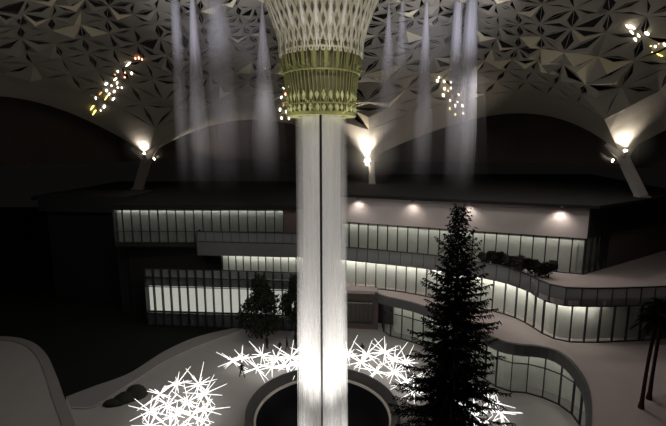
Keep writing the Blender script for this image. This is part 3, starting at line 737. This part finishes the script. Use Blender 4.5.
# ---------------------------------------------------------------- trees
def spruce(x, y, H, rb):
    root = empty('spruce_tree', (x, y, 0)); tag(root, 'tall black spruce silhouette with pointed top in front of the curved building', 'tree')
    t = MB(); t.tube([(x, y, 0), (x, y, H*.5), (x, y, H*.98)], [.34, .18, .03], 10); t.build('trunk', M['bark'], root)
    br = MB(); nd = MB()
    zc = 1.2
    while zc < H-.15:
        f = 1-zc/H
        n = int(5+8*f)
        ln0 = rb*f**.80*1.02+.26
        a0 = R.uniform(0, 6.28)
        for k in range(n):
            a = a0+2*PI*k/n+R.uniform(-.25, .25)
            ln = ln0*R.uniform(.6, 1.16); zz = zc+R.uniform(-.15, .15)
            up = .9*(1-f)**2+1.3*max(0, 1-f/.2); dx, dy = math.cos(a), math.sin(a)
            pts = []
            for i in range(6):
                q = i/5
                h = zz+ln*(up*q-(.55*f+.10)*q*(1-.35*q)+.10*q**3)
                pts.append(Vector((x+dx*ln*q, y+dy*ln*q, h)))
            br.tube(pts, [.05*f+.015]*5+[.008], 4, cap=False)
            steps = max(4, int(ln/.15))
            for i in range(steps+1):
                q = .12+.88*i/steps; j = min(4, int(q*5)); qq = q*5-j
                p = pts[j]*(1-qq)+pts[j+1]*qq
                for s_ in (-1, 1):
                    tl = (.50*(1-q)*min(1, ln/2)+.30)*R.uniform(.6, 1.25)
                    sd = Vector((-dy*s_, dx*s_, 0)); fw = Vector((dx, dy, 0))
                    d = (sd*R.uniform(.4, .9)+fw*R.uniform(.4, .9)+Vector((0, 0, R.uniform(-.75, .1)))).normalized()
                    w_ = Vector((d.y, -d.x, R.uniform(-.6, .6))).normalized()*.055*R.uniform(.8, 1.6)
                    e = p+d*tl
                    mdp = p+d*tl*.55
                    nd.face([p, mdp+w_, e, mdp-w_]); w2 = w_.cross(d).normalized()*.06
                    nd.face([p, mdp+w2, e-Vector((0, 0, .06)), mdp-w2])
                    for _ in range(2):
                        q2 = R.uniform(.3, .9); pp = p+d*tl*q2; dd = (d+Vector((R.uniform(-1, 1), R.uniform(-1, 1), R.uniform(-.9, .3)))).normalized()*.18
                        nn = Vector((dd.y, -dd.x, .05)).normalized()*.03
                        nd.face([pp-nn, pp+dd, pp+nn])
        zc += .34+.34*f
    # leader
    br.build('branches', M['bark'], root, fix=False)
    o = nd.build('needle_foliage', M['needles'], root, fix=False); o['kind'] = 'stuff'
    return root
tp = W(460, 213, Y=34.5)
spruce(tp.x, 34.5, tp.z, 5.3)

def leafy(m, c, r, n, sc=(1, 1, 1), ls=.22):
    for _ in range(n):
        d = Vector((R.gauss(0, 1), R.gauss(0, 1), R.gauss(0, 1))).normalized()*R.random()**.45*r
        p = Vector((c[0]+d.x*sc[0], c[1]+d.y*sc[1], c[2]+d.z*sc[2]))
        u = Vector((R.uniform(-1, 1), R.uniform(-1, 1), R.uniform(-1, 1))).normalized()*ls*R.uniform(.6, 1.3); v = u.orthogonal().normalized()*ls*.45
        m.face([p-u*.5, p+v, p+u*.6, p-v])
def broadleaf(x, y, H, cr, label, seed, bare=.25):
    root = empty('broadleaf_tree', (x, y, 0)); tag(root, label, 'tree')
    t = MB(); t.tube([(x, y, 0), (x+.05, y, H*.35), (x, y, H*.8)], [.16, .12, .03], 8)
    lf = MB()
    for k in range(34):
        a = R.uniform(0, 6.28); q = (k+.5)/26; zz = H*(bare+(1-bare)*q)
        rr = cr*math.sin(PI*min(1, .18+q*.80))**.7*R.uniform(.35, .85)
        e = Vector((x+rr*math.cos(a), y+rr*math.sin(a), zz))
        t.tube([(x, y, max(.8, zz-rr*.8)), e], [.05, .015], 5, cap=False)
        leafy(lf, e, cr*.40, 150, (1, 1, .9), .28)
    t.build('trunk', M['bark'], root, fix=False); o = lf.build('leaf_crown', M['leaves'], root, fix=False); o['kind'] = 'stuff'
p = W(263, 329, z=0); broadleaf(p.x+.3, p.y-3.0, 6.6, 3.0, 'round dark leafy tree in front of the left lit windows', 1)
p = W(296, 336, z=0); broadleaf(p.x, p.y-.8, 7.0, 2.0, 'slimmer leafy tree beside the water, partly hidden by it', 2, .35)

def palm(x, y, z0, H, label, lean=0):
    root = empty('palm_tree', (x, y, z0)); tag(root, label, 'palm tree')
    t = MB(); pts = [(x+lean*q*q, y, z0+H*q) for q in (0, .25, .5, .75, 1)]; t.tube(pts, [.17, .13, .12, .12, .12], 10); t.build('trunk', M['palmbark'], root)
    q = MB(); q.tube([(x, y, z0), (x, y, z0+.5)], [.24, .17], 10); q.build('root_flare', M['palmbark'], root)
    top = Vector(pts[-1]); fr = MB()
    for k in range(40):
        a = 2*PI*k/40+R.uniform(-.15, .15); el = R.uniform(-.7, 1.1); ln = R.uniform(1.2, 1.7); d = Vector((math.cos(a)*math.cos(el), math.sin(a)*math.cos(el), math.sin(el)))
        cp = [top+d*ln*s_-Vector((0, 0, .9*s_*s_)) for s_ in (0, .3, .6, .85, 1)]
        fr.tube(cp, [.03, .025, .02, .012, .005], 4, cap=False)
        side = Vector((-math.sin(a), math.cos(a), 0))
        for i in range(16):
            s_ = .15+.85*i/16; p = top+d*ln*s_-Vector((0, 0, .9*s_*s_))
            for sg in (-1, 1):
                e = p+side*sg*.42*(1.1-s_*.6)+d*.22-Vector((0, 0, .22)); fr.face([p-d*.03, p+d*.05, e])
    fr.build('fronds', M['needles'], root, fix=False)
p = W(641, 408, z=5.8); palm(p.x, p.y, 5.8, 7.4, 'dark slim-trunked palm on the right terrace, the nearer of the pair', .35)
p = W(649, 399, z=5.8); palm(p.x, p.y, 5.8, 7.9, 'dark slim-trunked palm on the right terrace, the farther of the pair', .3)

# shrub row on the upper terrace
row = [(484, 262), (492, 263), (500, 263), (507, 265), (514, 266), (521, 268), (528, 270), (535, 272), (542, 273), (548, 273)]
sh0 = None
for i, (px, py) in enumerate(row):
    if sh0 is None:
        sh0 = empty('terrace_shrub', (0, 0, 0), local=True)
        a_ = MB(); a_.tube([(0, 0, 0), (.05, 0, .5), (0, .05, 1.0)], [.05, .04, .02], 6); c1_ = a_.build('stem', M['bark'], sh0)
        b2 = MB()
        for _ in range(7): leafy(b2, (R.uniform(-.4, .4), R.uniform(-.3, .3), R.uniform(.5, 1.15)), .42, 90, ls=.2)
        c2_ = b2.build('leaves', M['shrub'], sh0, fix=False); remember(sh0, c1_, c2_); o = sh0
    else: o = copy_tree(sh0)
    q = V(W2(px, py+5, 10.9)); o.location = (q.x, q.y, 10.92); o.rotation_euler = (0, 0, R.uniform(0, 6)); o.scale = (R.uniform(1.2, 1.5),)*3
    tag(o, 'dark low shrub, '+ORD[i]+' from the left in the row along the upper terrace rail', 'shrub', 'shrubs along the upper terrace')

# low dark mounds by the kerb
for (px, py, sx, sy, sz, rot, lab) in ((136, 396, 1.15, .95, 1.15, .3, 'dark rounded low mound on the plaza kerb, the largest and rightmost'), (126, 400, 1.3, .8, .85, .5, 'dark low oblong mound between two others on the plaza kerb'),
                                       (115, 404, 1.2, .6, .5, .2, 'dark flat mound nearest the bottom left rim of the plaza')):
    m = MB(); m.blob((0, 0, 0), 1, 18, 10, (sx, sy, sz), .04, rot)
    for i, v in enumerate(m.v):
        if v[2] < -.05: m.v[i] = (v[0], v[1], -.05)
    o = m.build('kerb_mound', M['shrub'], smooth=True); p = W(px, py, z=0); o.location = (p.x, p.y, .05); tag(o, lab, 'mound')

# ---------------------------------------------------------------- people
def person(x, y, rz, H, pose, label):
    root = empty('person', (x, y, 0), local=True); root.rotation_euler = (0, 0, rz); tag(root, label, 'person', 'people at the glowing stars')
    s = H/1.75
    st, arm = pose.get('stride', .12), pose.get('arm', .1)
    V_ = [(0, 0, .95), (0, 0, 1.15), (0, .0, 1.38), (0, 0, 1.50), (0, -.01, 1.60), (0, -.01, 1.70)]
    r = [.15, .14, .17, .06, .095, .085]; E_ = [(0, 1), (1, 2), (2, 3), (3, 4), (4, 5)]
    def add(p, par, rad): V_.append(p); r.append(rad); E_.append((par, len(V_)-1)); return len(V_)-1
    for sd in (-1, 1):
        h = add((sd*.10, 0, .86), 0, .105); k = add((sd*(.10+st*.3), -st*sd*.5-.02, .48), h, .075); a = add((sd*(.11+st*.5), -st*sd, .09), k, .05); add((sd*(.13+st*.5), -st*sd-.17, .04), a, .042)
        sh = add((sd*.19, 0, 1.40), 2, .07); ex, ey, ez = pose.get('elbow', (.26, .03, 1.13)); el = add((sd*ex, ey, ez), sh, .05)
        wx, wy, wz = pose.get('wrist', (.27, -.06, .88)); wr = add((sd*wx, wy, wz), el, .034)
        dv = (Vector((wx, wy, wz))-Vector((ex, ey, ez))).normalized(); pm = add((sd*(wx+dv.x*.07), wy+dv.y*.07, wz+dv.z*.07), wr, .032)
        for f in range(4):
            b0 = Vector((sd*(wx+dv.x*.1), wy+dv.y*.1+(f-1.5)*.02, wz+dv.z*.1)); q = add(tuple(b0), pm, .010); add(tuple(b0+Vector((sd*dv.x, dv.y, dv.z))*(.05+.012*(f in (1, 2)))), q, .008)
        add((sd*wx, wy-.06, wz+dv.z*.06), wr, .011)
    me = bpy.data.meshes.new('body'); me.from_pydata([Vector(v)*s for v in V_], E_, [])
    for m_ in (M['coat'],): me.materials.append(m_)
    o = bpy.data.objects.new('body', me); COL.objects.link(o); o.parent = root
    sk = o.modifiers.new('skin', 'SKIN'); sk.use_smooth_shade = True
    for i, q in enumerate(me.skin_vertices[0].data if me.skin_vertices else []): q.radius = (r[i]*s, r[i]*s*(.75 if i < 3 else 1))
    if not me.skin_vertices: pass
    else: me.skin_vertices[0].data[0].use_root = True
    o.modifiers.new('sub', 'SUBSURF').levels = 1
    h = MB(); h.blob((0, .012*s, 1.68*s), .105*s, 12, 8, (.9, 1, .95)); h.build('hair', M['hair'], root, smooth=True)
    h = MB(); h.blob((0, -.035*s, 1.645*s), .088*s, 12, 8, (.82, .95, 1.15)); h.tube([(0, -.11*s, 1.66*s), (0, -.137*s, 1.635*s), (0, -.11*s, 1.625*s)], [.008, .014, .008], 6)
    for sd in (-1, 1): h.blob((sd*.082*s, -.01*s, 1.645*s), .02*s, 6, 5, (.5, 1, 1.5))
    h.build('face', M['skin'], root, smooth=True)
    return root
try:
    folks = [((242, 377), .6, 1.76, dict(stride=.2, elbow=(.30, .02, 1.15), wrist=(.14, -.12, 1.05)), 'person in dark clothes standing apart at the left end of the star arc, elbow bent'),
             ((267, 349), 2.6, 1.72, dict(stride=.05), 'person in dark clothes standing behind the star arc, farthest from the water'),
             ((280, 353), .2, 1.6, dict(stride=.12, elbow=(.28, -.04, 1.12), wrist=(.22, -.22, 1.15)), 'person in dark clothes among the stars with forearms raised'),
             ((287, 350), 1.4, 1.72, dict(stride=.15), 'person in dark clothes in mid stride between two others near the water'),
             ((296, 346), 2.9, 1.78, dict(stride=.06), 'tallest person in dark clothes, closest to the left edge of the water'),
             ((298, 356), 0.3, 1.6, dict(stride=.1), 'shorter person in dark clothes in front of the one nearest the water'),
             ((362, 356), 3.4, 1.74, dict(stride=.08, elbow=(.27, 0, 1.13), wrist=(.24, -.1, .9)), 'lone person in dark clothes standing right of the water, among the stars')]
    for (p, rz, h, pose, lab) in folks:
        q = W(*p, z=0); person(q.x, q.y, rz, h, pose, lab)
except Exception as ex:
    print('people', ex); raise
